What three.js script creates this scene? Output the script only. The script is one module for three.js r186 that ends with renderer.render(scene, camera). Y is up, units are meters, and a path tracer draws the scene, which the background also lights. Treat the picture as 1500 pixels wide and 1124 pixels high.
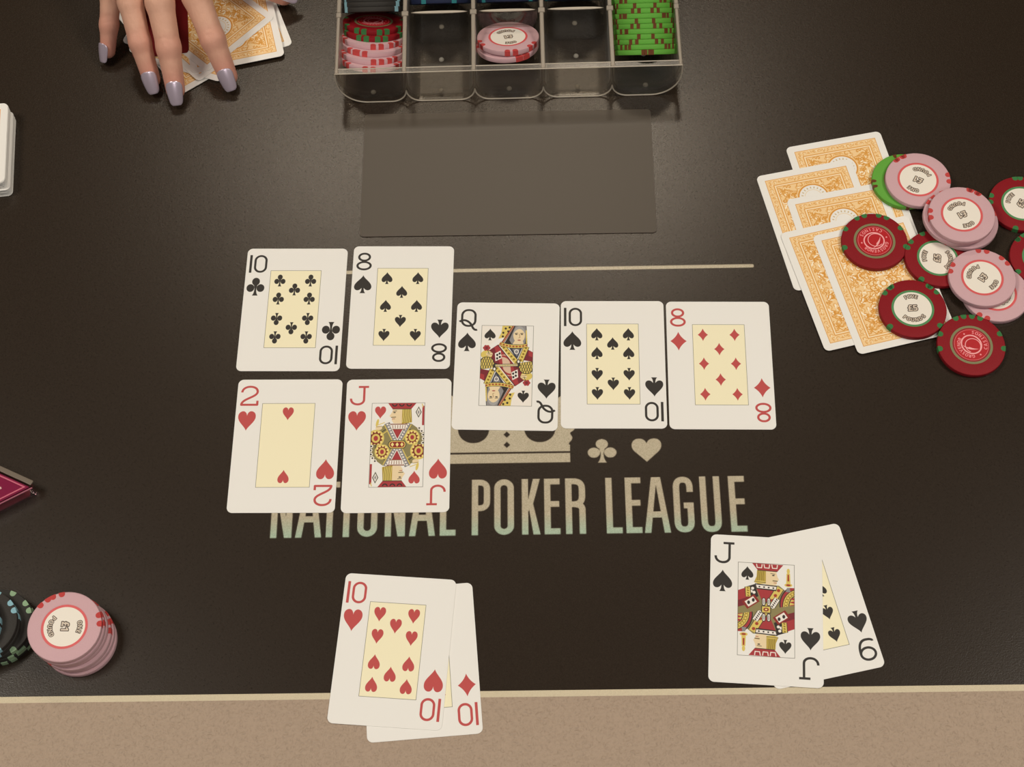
import * as THREE from 'three';
import { MarchingCubes } from 'three/addons/objects/MarchingCubes.js';
import { RectAreaLightUniformsLib } from 'three/addons/lights/RectAreaLightUniformsLib.js';
import { mergeGeometries, mergeVertices, toCreasedNormals } from 'three/addons/utils/BufferGeometryUtils.js';
import { RoundedBoxGeometry } from 'three/addons/geometries/RoundedBoxGeometry.js';

// ---------------------------------------------------------------- camera, lights, exposure
const MM = 0.001, TABLE = 0.75, DEG = Math.PI / 180;
const scene = new THREE.Scene();
scene.background = new THREE.Color(0x14110f);
const renderer = new THREE.WebGLRenderer({ antialias: true });
renderer.toneMapping = THREE.LinearToneMapping;
renderer.toneMappingExposure = 1.0;
renderer.shadowMap.enabled = true;
RectAreaLightUniformsLib.init();

// the table is square to the world axes; measured plan positions are turned by 2.1 degrees into it
const TURN = 2.1 * DEG, CT = Math.cos(TURN), ST = Math.sin(TURN);
const P = (x, y, z = 0) => new THREE.Vector3((x * CT - y * ST) * MM, TABLE + z * MM, -(x * ST + y * CT) * MM);

const camera = new THREE.PerspectiveCamera(2 * Math.atan(562 / 2558.7) / DEG, 1500 / 1124, 0.05, 20);
{
  const pitch = 28.4684 * DEG, roll = -2.7263 * DEG;
  const turn = (x, y, z) => new THREE.Vector3(x * CT - y * ST, z, -(x * ST + y * CT));
  const fw = turn(0, Math.sin(pitch), -Math.cos(pitch)), up0 = turn(0, Math.cos(pitch), Math.sin(pitch)), rt0 = turn(1, 0, 0);
  const rt = rt0.clone().multiplyScalar(Math.cos(roll)).addScaledVector(up0, Math.sin(roll));
  const up = up0.clone().multiplyScalar(Math.cos(roll)).addScaledVector(rt0, -Math.sin(roll));
  camera.position.copy(P(0, 0, 923.2));
  camera.quaternion.setFromRotationMatrix(new THREE.Matrix4().makeBasis(rt, up, fw.clone().negate()));
}

// ceiling lamps: [x, z, width, depth, intensity]
const CEILING = 2.7;
const LAMPS = [
  [-0.4, -2.06, 0.24, 0.24, 23],
  [0.13, -2.06, 0.24, 0.24, 29],
  [-1.25, -0.45, 0.6, 0.6, 22],
  [1.25, -0.45, 0.6, 0.6, 20],
  [0.2, 1.1, 0.6, 0.6, 13],  // added fill behind the players, brightens the near cards
];
const LAMP_COLOR = new THREE.Color(1.0, 0.93, 0.81), WARM_COLOR = new THREE.Color(1.0, 0.85, 0.66); // the two over the dealer are warmer

// ---------------------------------------------------------------- helpers
let seed = 7;
const rnd = () => { seed = (seed * 1664525 + 1013904223) >>> 0; return seed / 4294967296; };
const used = new Map();
const numbered = (name) => { const n = used.get(name) ?? 0; used.set(name, n + 1); return n ? `${name}_${String(n).padStart(3, '0')}` : name; };
function tag(o, label, category, group, kind) {
  if (label) o.userData.label = label;
  if (category) o.userData.category = category;
  if (group) o.userData.group = group;
  if (kind) o.userData.kind = kind;
  return o;
}
function thing(name, label, category, group) {
  const g = new THREE.Group(); g.name = numbered(name); scene.add(g);
  return tag(g, label, category, group);
}
function part(name, geometry, material, parent) {
  const m = new THREE.Mesh(geometry, material); m.name = name; m.castShadow = m.receiveShadow = true;
  (parent ?? scene).add(m);
  return m;
}
function struct(name, geometry, material) { return tag(part(name, geometry, material), null, null, null, 'structure'); }
const std = (color, roughness = 0.6, more = {}) => new THREE.MeshStandardMaterial({ color, roughness, ...more });
const phys = (color, roughness = 0.6, more = {}) => new THREE.MeshPhysicalMaterial({ color, roughness, ...more });
function canvasTexture(w, h, draw) {
  const c = document.createElement('canvas'); c.width = w; c.height = h;
  draw(c.getContext('2d'), w, h);
  const t = new THREE.CanvasTexture(c); t.colorSpace = THREE.SRGBColorSpace; t.anisotropy = 8;
  return t;
}
// tileable value noise in a data texture, grey
function noiseTexture(n, octaves, contrast = 1, bias = 0.5) {
  const data = new Uint8Array(n * n * 4), f = new Float32Array(n * n);
  for (const [cells, amp] of octaves) {
    const g = Array.from({ length: cells * cells }, () => rnd() - 0.5);
    for (let y = 0; y < n; y++) for (let x = 0; x < n; x++) {
      const fx = x / n * cells, fy = y / n * cells, ix = Math.floor(fx), iy = Math.floor(fy), s = (t) => t * t * (3 - 2 * t), tx = s(fx - ix), ty = s(fy - iy);
      const at = (a, b) => g[(b % cells) * cells + a % cells];
      f[y * n + x] += amp * ((at(ix, iy) * (1 - tx) + at(ix + 1, iy) * tx) * (1 - ty) + (at(ix, iy + 1) * (1 - tx) + at(ix + 1, iy + 1) * tx) * ty);
    }
  }
  for (let i = 0; i < n * n; i++) { const v = Math.max(0, Math.min(255, 255 * (bias + f[i] * contrast))); data.set([v, v, v, 255], i * 4); }
  const t = new THREE.DataTexture(data, n, n); t.wrapS = t.wrapT = THREE.RepeatWrapping; t.magFilter = THREE.LinearFilter; t.minFilter = THREE.LinearMipmapLinearFilter; t.generateMipmaps = true; t.needsUpdate = true;
  return t;
}
const repeated = (t, x, y) => { const c = t.clone(); c.repeat.set(x, y); c.needsUpdate = true; return c; };

// ---------------------------------------------------------------- room
const grain = noiseTexture(512, [[256, 0.8], [128, 0.5], [64, 0.3]]);
const fineGrain = noiseTexture(512, [[256, 1], [128, 0.25]]);
const blotch = noiseTexture(256, [[16, 0.8], [32, 0.5], [64, 0.3], [128, 0.2]]);
{
  const wall = std(0x6a5a4c, 0.85, { bumpMap: repeated(grain, 8, 4), bumpScale: 0.0006 });
  const box = (w, h, d, x, y, z) => new THREE.BoxGeometry(w, h, d).translate(x, y, z);
  struct('floor', box(7, 0.1, 7, 0, -0.05, -0.5), std(0x3a2523, 0.95, { bumpMap: repeated(grain, 14, 14), bumpScale: 0.002 }));
  struct('ceiling', box(7, 0.1, 7, 0, CEILING + 0.05, -0.5), std(0xb8aa98, 0.9));
  struct('wall_left', box(0.1, CEILING, 7, -3.45, CEILING / 2, -0.5), wall);
  struct('wall_right', box(0.1, CEILING, 7, 3.45, CEILING / 2, -0.5), wall);
  struct('wall_back', box(6.8, CEILING, 0.1, 0, CEILING / 2, -3.95), wall);
  struct('wall_front', box(6.8, CEILING, 0.1, 0, CEILING / 2, 2.95), wall);
}
LAMPS.forEach(([x, z, w, d, power], i) => {
  const hue = i < 2 ? WARM_COLOR : i < 4 ? LAMP_COLOR : new THREE.Color(1, 0.97, 0.92);
  const t = thing('ceiling_light', ['square ceiling light panel over the dealer, left of two', 'square ceiling light panel over the dealer, right of two', 'large square ceiling light panel on the left of the table', 'large square ceiling light panel on the right of the table', 'large square fill light panel added behind the players'][i], 'light');
  t.position.set(x, CEILING, z);
  part('frame', mergeGeometries([[-1, 0], [1, 0], [0, -1], [0, 1]].map(([a, b]) => new THREE.BoxGeometry(a ? 0.03 : w + 0.06, 0.02, a ? d : 0.03).translate(a * (w / 2 + 0.015), -0.01, b * (d / 2 + 0.015)))), std(0xdddddd, 0.4, { metalness: 0.6 }), t);
  part('diffuser', new THREE.BoxGeometry(w, 0.008, d).translate(0, -0.006, 0), std(0xeeeeee, 0.6, { emissive: hue, emissiveIntensity: 1 }), t);
  const l = new THREE.RectAreaLight(hue, power, w, d);
  l.position.set(0, -0.025, 0); l.rotation.x = -Math.PI / 2; l.castShadow = true; t.add(l);
});

// ---------------------------------------------------------------- table with printed felt
const TAN = '#bbaf97', MINT = '#a9bba5', INK = '#33302c';
const SUITS = {
  spade(c) { c.moveTo(0, -0.5); c.bezierCurveTo(0.08, -0.3, 0.48, -0.1, 0.48, 0.14); c.bezierCurveTo(0.48, 0.36, 0.2, 0.42, 0.06, 0.2); c.bezierCurveTo(0.06, 0.36, 0.1, 0.44, 0.16, 0.5); c.lineTo(-0.16, 0.5); c.bezierCurveTo(-0.1, 0.44, -0.06, 0.36, -0.06, 0.2); c.bezierCurveTo(-0.2, 0.42, -0.48, 0.36, -0.48, 0.14); c.bezierCurveTo(-0.48, -0.1, -0.08, -0.3, 0, -0.5); c.closePath(); },
  heart(c) { c.moveTo(0, 0.5); c.bezierCurveTo(-0.1, 0.26, -0.47, 0.06, -0.47, -0.22); c.bezierCurveTo(-0.47, -0.44, -0.3, -0.5, -0.22, -0.5); c.bezierCurveTo(-0.1, -0.5, -0.01, -0.4, 0, -0.24); c.bezierCurveTo(0.01, -0.4, 0.1, -0.5, 0.22, -0.5); c.bezierCurveTo(0.3, -0.5, 0.47, -0.44, 0.47, -0.22); c.bezierCurveTo(0.47, 0.06, 0.1, 0.26, 0, 0.5); c.closePath(); },
  diamond(c) { c.moveTo(0, -0.5); c.quadraticCurveTo(0.12, -0.2, 0.44, 0); c.quadraticCurveTo(0.12, 0.2, 0, 0.5); c.quadraticCurveTo(-0.12, 0.2, -0.44, 0); c.quadraticCurveTo(-0.12, -0.2, 0, -0.5); c.closePath(); },
  club(c) { for (const [x, y] of [[0, -0.28], [-0.28, 0.08], [0.28, 0.08]]) { c.moveTo(x + 0.215, y); c.arc(x, y, 0.215, 0, 7); } c.moveTo(-0.1, -0.1); c.lineTo(0.1, -0.1); c.lineTo(0.05, 0.1); c.bezierCurveTo(0.05, 0.3, 0.09, 0.42, 0.16, 0.5); c.lineTo(-0.16, 0.5); c.bezierCurveTo(-0.09, 0.42, -0.05, 0.3, -0.05, 0.1); c.closePath(); },
};
function suit(c, kind, x, y, w, h, flip = false) {
  c.save(); c.translate(x, y); if (flip) c.rotate(Math.PI); c.scale(w, h);
  c.beginPath(); SUITS[kind](c); c.fill(); c.restore();
}
// condensed capitals, unit box 1 wide 1 high, drawn as strokes of one width
function capital(c, ch, x, y, w, h, s) {
  c.save(); c.translate(x, y); c.lineWidth = s; c.lineCap = 'butt'; c.lineJoin = 'miter';
  const k = s / 2, r = Math.min(w * 0.42, 5), L = (...p) => { c.beginPath(); p.forEach(([a, b], i) => (i ? c.lineTo(a, b) : c.moveTo(a, b))); c.stroke(); };
  const F = (...p) => { c.beginPath(); p.forEach(([a, b], i) => (i ? c.lineTo(a, b) : c.moveTo(a, b))); c.closePath(); c.fill(); };
  if (ch === 'N') { F([0, 0], [s * 1.15, 0], [w - s, h * 0.62], [w - s, 0], [w, 0], [w, h], [w - s * 1.15, h], [s, h * 0.38], [s, h], [0, h]); }
  if (ch === 'A') { const m = w / 2, t = s * 0.72; F([m - t, 0], [m + t, 0], [w, h], [w - s, h], [m, h * 0.14], [s, h], [0, h]); F([w * 0.26, h * 0.62], [w * 0.74, h * 0.62], [w * 0.8, h * 0.73], [w * 0.2, h * 0.73]); }
  if (ch === 'T') { L([0, k], [w, k]); L([w / 2, 0], [w / 2, h]); }
  if (ch === 'I') L([w / 2, 0], [w / 2, h]);
  if (ch === 'O') { c.beginPath(); c.roundRect(k, k, w - s, h - s, r); c.stroke(); }
  if (ch === 'L') { L([k, 0], [k, h - k], [w, h - k]); }
  if (ch === 'E') { L([w, k], [k, k], [k, h - k], [w, h - k]); L([k, h * 0.46], [w * 0.95, h * 0.46]); }
  if (ch === 'P') { L([k, 0], [k, h]); c.beginPath(); c.moveTo(k, k); c.lineTo(w - k - r, k); c.quadraticCurveTo(w - k, k, w - k, k + r); c.lineTo(w - k, h * 0.52 - r); c.quadraticCurveTo(w - k, h * 0.52, w - k - r, h * 0.52); c.lineTo(k, h * 0.52); c.stroke(); }
  if (ch === 'R') { L([k, 0], [k, h]); c.beginPath(); c.moveTo(k, k); c.lineTo(w - k - r, k); c.quadraticCurveTo(w - k, k, w - k, k + r); c.lineTo(w - k, h * 0.46 - r); c.quadraticCurveTo(w - k, h * 0.47, w - k - r, h * 0.47); c.lineTo(k, h * 0.47); c.moveTo(w - k - r, h * 0.47); c.quadraticCurveTo(w - k, h * 0.48, w - k, h * 0.56); c.lineTo(w - k, h); c.stroke(); }
  if (ch === 'K') { L([k, 0], [k, h]); F([w - s * 1.1, 0], [w, 0], [w * 0.62, h * 0.45], [w, h], [w - s * 1.1, h], [w * 0.4, h * 0.56], [s * 0.9, h * 0.62], [s * 0.9, h * 0.42]); }
  if (ch === 'G') { c.beginPath(); c.moveTo(w - k, h * 0.28); c.lineTo(w - k, k + r); c.quadraticCurveTo(w - k, k, w / 2, k); c.quadraticCurveTo(k, k, k, k + r); c.lineTo(k, h - k - r); c.quadraticCurveTo(k, h - k, w / 2, h - k); c.quadraticCurveTo(w - k, h - k, w - k, h - k - r); c.lineTo(w - k, h * 0.52); c.lineTo(w * 0.5, h * 0.52); c.stroke(); }
  if (ch === 'U') { c.beginPath(); c.moveTo(k, 0); c.lineTo(k, h - k - r); c.quadraticCurveTo(k, h - k, w / 2, h - k); c.quadraticCurveTo(w - k, h - k, w - k, h - k - r); c.lineTo(w - k, 0); c.stroke(); }
  c.restore();
}
const FELT = { x0: -400, y0: 300, w: 800, h: 600 };
const feltPrint = canvasTexture(2048, 1536, (c, W, H) => {
  const k = W / FELT.w;
  c.fillStyle = '#2b221a'; c.fillRect(0, 0, W, H);
  // plan coordinates in millimetres, y away from the players
  c.save(); c.scale(k, -k); c.translate(-FELT.x0, -FELT.y0 - FELT.h);
  c.fillStyle = TAN; c.beginPath(); c.roundRect(-172, 579.7, 304.5, 2.5, 1.2); c.fill();
  // crown mark
  c.beginPath(); c.moveTo(-58, 447.2); c.lineTo(15.6, 447.2); c.lineTo(15.6, 453.3); c.lineTo(-58, 453.3); c.fill();
  c.beginPath(); c.moveTo(-58, 454.4); c.lineTo(15.6, 454.4);
  c.lineTo(15.7, 458.5); c.quadraticCurveTo(14.4, 459.2, 15.6, 460.4); c.quadraticCurveTo(18.4, 462.6, 16.2, 465.4); c.quadraticCurveTo(15.2, 466.6, 17.4, 467.6); c.quadraticCurveTo(20.5, 470, 18.5, 474); c.lineTo(22, 500); c.lineTo(4, 486); c.lineTo(-21, 510); c.lineTo(-46, 486); c.lineTo(-64, 500); c.closePath(); c.fill();
  c.fillStyle = '#2b221a';
  for (const x of [-41.3, -2]) { c.beginPath(); c.ellipse(x, 469.5, 9.2, 8.9, 0, 0, 7); c.fill(); }
  for (const y of [465.9, 459.1]) { c.beginPath(); c.moveTo(-21.6, y + 2); c.lineTo(-19.7, y); c.lineTo(-21.6, y - 2); c.lineTo(-23.5, y); c.fill(); }
  c.fillStyle = TAN;
  c.save(); c.scale(1, -1);
  suit(c, 'club', 34.4, -454.4, 17.2, 15.6); 
  c.beginPath(); c.moveTo(60.5, -446.7); c.lineTo(53.6, -453.4); c.bezierCurveTo(50.3, -457, 52, -462, 56.2, -462); c.bezierCurveTo(58.6, -462, 60, -460.8, 60.7, -458.8); c.bezierCurveTo(61.4, -460.8, 62.8, -462, 65.2, -462); c.bezierCurveTo(69.4, -462, 71, -457, 67.6, -453.4); c.closePath(); c.fill();
  suit(c, 'diamond', -74, -454.4, 15, 16); suit(c, 'spade', -100, -454.4, 16, 16);
  const grad = c.createLinearGradient(0, 0, 0, 35.3);
  grad.addColorStop(0, TAN); grad.addColorStop(0.62, TAN); grad.addColorStop(0.95, MINT); grad.addColorStop(1, MINT);
  c.fillStyle = c.strokeStyle = grad;
  const words = [['N', -158.3, 12.4], ['A', -143.9, 15.2], ['T', -129.6, 10.6], ['I', -116.5, 3.9], ['O', -108.2, 11.6], ['N', -92.3, 11.8], ['A', -78.2, 15.1], ['L', -60.5, 9.2], ['P', -42.1, 10.7], ['O', -29.1, 11.5], ['K', -13.1, 10.7], ['E', -0.1, 9.2], ['R', 12.2, 11.6], ['L', 35.6, 9.2], ['E', 46.9, 9.2], ['A', 57.4, 15.1], ['G', 74.7, 11.6], ['U', 90.2, 11.7], ['E', 106.9, 9.4]];
  for (const [ch, x, w] of words) capital(c, ch, x, -436.7, w, 35.3, 3.75);
  c.restore(); c.restore();
  // woven speckle
  const img = c.getImageData(0, 0, W, H), d = img.data;
  for (let y = 2; y < H - 2; y++) for (let x = 2; x < W - 2; x++) { const i = (y * W + x) * 4, g = (rnd() - 0.5) * (d[i] > 110 ? 26 : 9); d[i] += g; d[i + 1] += g; d[i + 2] += g; }
  c.putImageData(img, 0, 0);
});
{
  const t = thing('poker_table', 'black felt poker table with printed lettering and a tan border', 'table');
  t.position.set(0, TABLE, 0);
  const slab = (x0, x1, y0, y1, depth) => { // plan millimetres, top at 0
    const g = new THREE.BoxGeometry((x1 - x0) * MM, depth, (y1 - y0) * MM).translate((x0 + x1) / 2 * MM, -depth / 2, -(y0 + y1) / 2 * MM);
    const p = g.attributes.position, uv = g.attributes.uv;
    for (let i = 0; i < p.count; i++) uv.setXY(i, (p.getX(i) / MM - FELT.x0) / FELT.w, (-p.getZ(i) / MM - FELT.y0) / FELT.h);
    return g;
  };
  const weave = repeated(fineGrain, FELT.w / 110, FELT.h / 110), coarse = repeated(grain, FELT.w / 200, FELT.h / 200);
  part('playing_surface', slab(-1000, 960, 308.4, 960, 0.004), phys(0xffffff, 0.27, { map: feltPrint, bumpMap: weave, bumpScale: 0.000025, ior: 1.5 }), t);
  part('border_line', slab(-1000, 960, 304.8, 308.4, 0.004), std(0xd2c4a8, 0.8, { bumpMap: weave, bumpScale: 0.0003 }), t);
  part('outer_felt', slab(-1000, 960, 60, 304.8, 0.004), std(0xab9683, 0.8, { bumpMap: coarse, bumpScale: 0.0009 }), t);
  part('tabletop', new RoundedBoxGeometry(2.1, 0.05, 1.02, 3, 0.02).translate(-0.02, -0.03, -0.51), std(0x241a15, 0.5), t);
  const railShape = new THREE.Shape(); const rr = (s, x, y, w, h, r) => { s.moveTo(x + r, y); s.lineTo(x + w - r, y); s.quadraticCurveTo(x + w, y, x + w, y + r); s.lineTo(x + w, y + h - r); s.quadraticCurveTo(x + w, y + h, x + w - r, y + h); s.lineTo(x + r, y + h); s.quadraticCurveTo(x, y + h, x, y + h - r); s.lineTo(x, y + r); s.quadraticCurveTo(x, y, x + r, y); };
  rr(railShape, -1.12, -0.06, 2.2, 1.14, 0.2); const hole = new THREE.Path(); rr(hole, -1.0, 0.06, 1.96, 0.9, 0.1); railShape.holes.push(hole);
  part('padded_rail', new THREE.ExtrudeGeometry(railShape, { depth: 0.03, bevelEnabled: true, bevelThickness: 0.012, bevelSize: 0.012, bevelSegments: 4, curveSegments: 16 }).rotateX(-Math.PI / 2).translate(0, -0.03, 0), std(0x1c1715, 0.45), t);
  for (const x of [-0.6, 0.6]) part('pedestal', new THREE.LatheGeometry([[0, 0], [0.3, 0], [0.3, 0.03], [0.12, 0.06], [0.08, 0.2], [0.08, 0.6], [0.2, 0.7], [0, 0.7]].map(([a, b]) => new THREE.Vector2(a, b)), 32).translate(x, -0.75, -0.5), std(0x2a1d16, 0.5), t);
}

// ---------------------------------------------------------------- smooth glide sheet in front of the tray
{
  const s = new THREE.Shape(), x0 = -114, x1 = 73.5, y0 = 607, y1 = 703, r = 3;
  s.moveTo(x0 + r, y0); s.lineTo(x1 - r, y0 - 0.5); s.quadraticCurveTo(x1, y0 - 0.5, x1, y0 + r); s.lineTo(x1, y1 - r); s.quadraticCurveTo(x1, y1, x1 - r, y1); s.lineTo(x0 + r, y1); s.quadraticCurveTo(x0, y1, x0, y1 - r); s.lineTo(x0, y0 + r); s.quadraticCurveTo(x0, y0, x0 + r, y0);
  const g = new THREE.ExtrudeGeometry(s, { depth: 0.4, bevelEnabled: false }).rotateX(-Math.PI / 2).scale(MM, MM, MM);
  const o = tag(part('glide_sheet', g, phys(0x453c33, 0.4, { ior: 1.58 })), 'smooth dark grey rectangular sheet on the felt below the chip tray', 'mat');
  o.position.set(0, TABLE + 0.0001, 0);
}

// ---------------------------------------------------------------- playing cards
const CW = 63, CH = 88, PX = 8;
const PAPER = '#eeebe6', CREAM = '#f6edcb', BLACK = '#35312e', RED = '#c0504f';
function glyph(c, ch, x, y, w, h, lw) { // thin index figures, box from (x, y)
  c.save(); c.translate(x, y); c.lineWidth = lw; c.lineCap = 'butt'; c.lineJoin = 'round'; c.beginPath();
  const k = lw / 2;
  if (ch === '1') { c.moveTo(w / 2, 0); c.lineTo(w / 2, h); }
  if (ch === '0') { c.roundRect(k, k, w - lw, h - lw, w * 0.42); }
  if (ch === '8') { c.ellipse(w / 2, h * 0.25, w * 0.42 - k, h * 0.25 - k, 0, 0, 7); c.moveTo(w - k, h * 0.74); c.ellipse(w / 2, h * 0.74, w * 0.5 - k, h * 0.26 - k, 0, 0, 7); }
  if (ch === '9') { c.ellipse(w / 2, h * 0.32, w / 2 - k, h * 0.32 - k, 0, 0, 7); c.moveTo(w - k, h * 0.32); c.bezierCurveTo(w - k, h * 0.75, w * 0.75, h - k, w * 0.42, h - k); c.bezierCurveTo(w * 0.2, h - k, w * 0.05, h * 0.92, k * 0.8, h * 0.84); }
  if (ch === '2') { c.moveTo(k, h * 0.3); c.bezierCurveTo(k, -h * 0.09, w - k, -h * 0.09, w - k, h * 0.27); c.bezierCurveTo(w - k, h * 0.56, k, h * 0.62, k, h - k); c.lineTo(w - k * 0.5, h - k); c.lineTo(w - k * 0.5, h * 0.74); }
  if (ch === 'J') { c.moveTo(w * 0.45, k); c.lineTo(w, k); c.moveTo(w * 0.76, k); c.lineTo(w * 0.76, h * 0.72); c.bezierCurveTo(w * 0.76, h * 1.04, k, h * 1.06, k, h * 0.66); }
  if (ch === 'Q') { c.roundRect(w * 0.14, k, w * 0.74, h * 0.84 - lw, w * 0.34); c.moveTo(0, h * 0.6); c.bezierCurveTo(w * 0.3, h * 0.42, w * 0.62, h * 0.62, w * 0.72, h * 0.82); c.bezierCurveTo(w * 0.8, h * 0.96, w * 0.9, h, w, h * 0.97); }
  c.stroke(); c.restore();
}
const PIPS = {
  2: [[0, 23.3]],
  8: [[-9.6, 23.5], [9.6, 23.5], [0, 33.5], [-9.6, 43.6], [9.6, 43.6]],
  9: [[-9.6, 23.5], [9.6, 23.5], [-9.6, 37], [9.6, 37], [0, 44]],
  10: [[-9.6, 23.5], [9.6, 23.5], [0, 30], [-9.6, 36.6], [9.6, 36.6]],
};
// court figures: drawn in panel millimetres from the panel's top left, upper half only, then turned about the centre
const poly = (c, col, ...p) => { c.fillStyle = col; c.beginPath(); p.forEach(([a, b], i) => (i ? c.lineTo(a, b) : c.moveTo(a, b))); c.closePath(); c.fill(); };
const oval = (c, col, x, y, a, b, r = 0) => { c.fillStyle = col; c.beginPath(); c.ellipse(x, y, a, b, r, 0, 7); c.fill(); };
const wire = (c, col, w, ...p) => { c.strokeStyle = col; c.lineWidth = w; c.beginPath(); p.forEach(([a, b], i) => (i ? c.lineTo(a, b) : c.moveTo(a, b))); c.stroke(); };
const ring = (c, col, w, x, y, a, b, t0 = 0, t1 = 7) => { c.strokeStyle = col; c.lineWidth = w; c.beginPath(); c.ellipse(x, y, a, b, 0, t0, t1); c.stroke(); };
function band(c, a, b, w, base, edge, dot, n) { // a decorated strip between two points
  c.save(); c.translate(a[0], a[1]); c.rotate(Math.atan2(b[1] - a[1], b[0] - a[0])); const l = Math.hypot(b[0] - a[0], b[1] - a[1]);
  c.fillStyle = edge; c.fillRect(0, -w / 2, l, w); c.fillStyle = base; c.fillRect(0, -w / 2 + 0.3, l, w - 0.6); c.fillStyle = dot;
  for (let i = 0; i < n; i++) { c.beginPath(); c.ellipse((i + 0.5) * l / n, 0, l / n * 0.27, w * 0.2, 0.5, 0, 7); c.fill(); }
  c.restore();
}
const GOLD = '#dcc468', CRIM = '#a83a3e', DRED = '#7a2a33', DARK = '#332d2c', SKIN = '#ead3ab', OLIVE = '#8d8358', PALE = '#efe8df', GREY = '#8e8b8c';
const COURT = {
  Q(c) {
    // gown
    poly(c, DRED, [0, 26], [3, 19], [10, 13.5], [14, 13], [20, 27.7], [0, 34]);
    poly(c, CRIM, [8, 15], [12.5, 13.4], [22, 27.7], [12, 27.7]);
    poly(c, '#d8b9a0', [12, 20.5], [16.5, 20], [19, 27.7], [13.5, 27.7], [13, 23.5]);
    ring(c, CRIM, 1.2, 13, 27, 5.6, 5.6, -1.6, 0.2);
    poly(c, DRED, [27.5, 16], [31.6, 18.5], [31.6, 25], [26, 24]);
    poly(c, CRIM, [29, 17.5], [31.6, 18.5], [31.6, 22], [29, 21]);
    // bodice
    poly(c, '#3e4150', [17, 15.5], [25, 15.5], [22, 23.5]); poly(c, GREY, [19, 16.3], [23.5, 16.3], [22, 21.5]); ring(c, PALE, 0.5, 21.6, 18.2, 1.2, 1.4);
    band(c, [13, 14.5], [22.5, 26.5], 3.6, GOLD, DARK, '#8a6f22', 6);
    band(c, [27.6, 14.5], [24, 25], 3.6, GOLD, DARK, '#8a6f22', 5);
    wire(c, PALE, 0.5, [11, 13.8], [21, 27.5]); wire(c, DARK, 0.35, [10.4, 14], [20.2, 27.6]);
    // veil and hood
    poly(c, PALE, [4, 0], [12, 0], [11, 9], [5, 14], [0, 13], [0, 0]);
    poly(c, GOLD, [12.6, 0], [19, 0], [15.4, 8], [10.3, 9.2], [12, 5]); for (const [x, y] of [[14.6, 2], [13.2, 5], [16.2, 4], [13, 7.6], [17, 1.2]]) oval(c, DARK, x, y, 0.65, 0.75);
    poly(c, DRED, [18.8, 0], [20, 0], [13.6, 12.6], [12, 12.2]); poly(c, '#cf8d5a', [19.3, 0], [19.8, 0], [13.4, 12.2], [12.8, 12]);
    poly(c, DARK, [20, 0], [27.2, 0], [28.2, 13.8], [14, 12.6]);
    poly(c, GREY, [20.6, 0], [26.9, 0], [27.3, 6], [26.6, 12.8], [18.4, 12.6], [17, 10]); poly(c, GOLD, [26.8, 3], [27.5, 3], [28.1, 13], [27.3, 13]);
    oval(c, SKIN, 22.9, 6.6, 3.6, 5.4); poly(c, SKIN, [20.6, 10], [25, 10], [26, 13.2], [19, 13]);
    c.fillStyle = '#a5a3a3'; c.beginPath(); c.moveTo(19.2, 6); c.quadraticCurveTo(20, 0.6, 23, 0.2); c.quadraticCurveTo(26.4, 0.6, 26.6, 6); c.quadraticCurveTo(25, 2.2, 23, 2.2); c.quadraticCurveTo(20.8, 2.4, 19.2, 6); c.fill();
    for (const x of [21.2, 24.6]) { wire(c, DARK, 0.3, [x - 1, 5.3], [x + 0.9, 5.1]); oval(c, DARK, x, 6, 0.75, 0.35); }
    wire(c, '#a07d5a', 0.3, [23, 5.6], [23.5, 8.2], [22.6, 8.5]); oval(c, '#a8584e', 23, 10.1, 1, 0.4);
    // collar
    c.save(); c.strokeStyle = DARK; c.lineWidth = 2.7; c.beginPath(); c.moveTo(11.2, 12.6); c.quadraticCurveTo(20, 16, 28, 13.6); c.stroke(); c.strokeStyle = GOLD; c.lineWidth = 2.2; c.stroke(); c.strokeStyle = '#a5502f'; c.lineWidth = 1.1; c.setLineDash([1.3, 0.7]); c.stroke(); c.restore();
    // hand with flower, cuffs
    poly(c, PALE, [8.5, 19.5], [12, 17.5], [12.6, 23], [9, 25]); for (const [x, y] of [[10, 20.6], [11.4, 19.6], [10, 23], [11.6, 22]]) oval(c, DARK, x, y, 0.65, 0.8);
    oval(c, GOLD, 3.5, 20.5, 3.5, 3); oval(c, SKIN, 5.2, 20, 2, 1.6); wire(c, '#8a6f22', 0.3, [3.6, 19.5], [7, 19]); wire(c, '#8a6f22', 0.3, [3.6, 20.8], [7, 20.4]);
    for (let i = 0; i < 6; i++) oval(c, CRIM, 3.4 + 1.4 * Math.cos(i * 1.05), 15.8 + 1.3 * Math.sin(i * 1.05), 0.9, 0.9); oval(c, DRED, 3.4, 15.8, 0.9, 0.9); wire(c, '#5e6a3c', 0.4, [4, 17], [5, 20]);
    c.save(); c.beginPath(); c.ellipse(3.8, 27, 4.6, 5, 0, 0, 7); c.fillStyle = GOLD; c.fill(); c.clip(); for (let i = -6; i < 9; i++) { wire(c, DARK, 0.3, [i * 1.5, 20], [i * 1.5 + 5, 34]); wire(c, DARK, 0.3, [i * 1.5 + 5, 20], [i * 1.5, 34]); } c.restore(); ring(c, DARK, 0.4, 3.8, 27, 4.6, 5);
    poly(c, DARK, [7.5, 27.4], [9.5, 26], [11.5, 29.5], [8.5, 31]);
  },
  H(c) {
    // coat
    poly(c, OLIVE, [3, 18], [9, 14], [24, 14], [31.6, 20], [31.6, 30], [0, 30], [0, 22]);
    ring(c, DARK, 0.4, 15.8, 27.7, 13, 12, 3.1, 6.3); ring(c, GOLD, 0.6, 15.8, 27.7, 11.6, 10.6, 3.1, 6.3);
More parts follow.
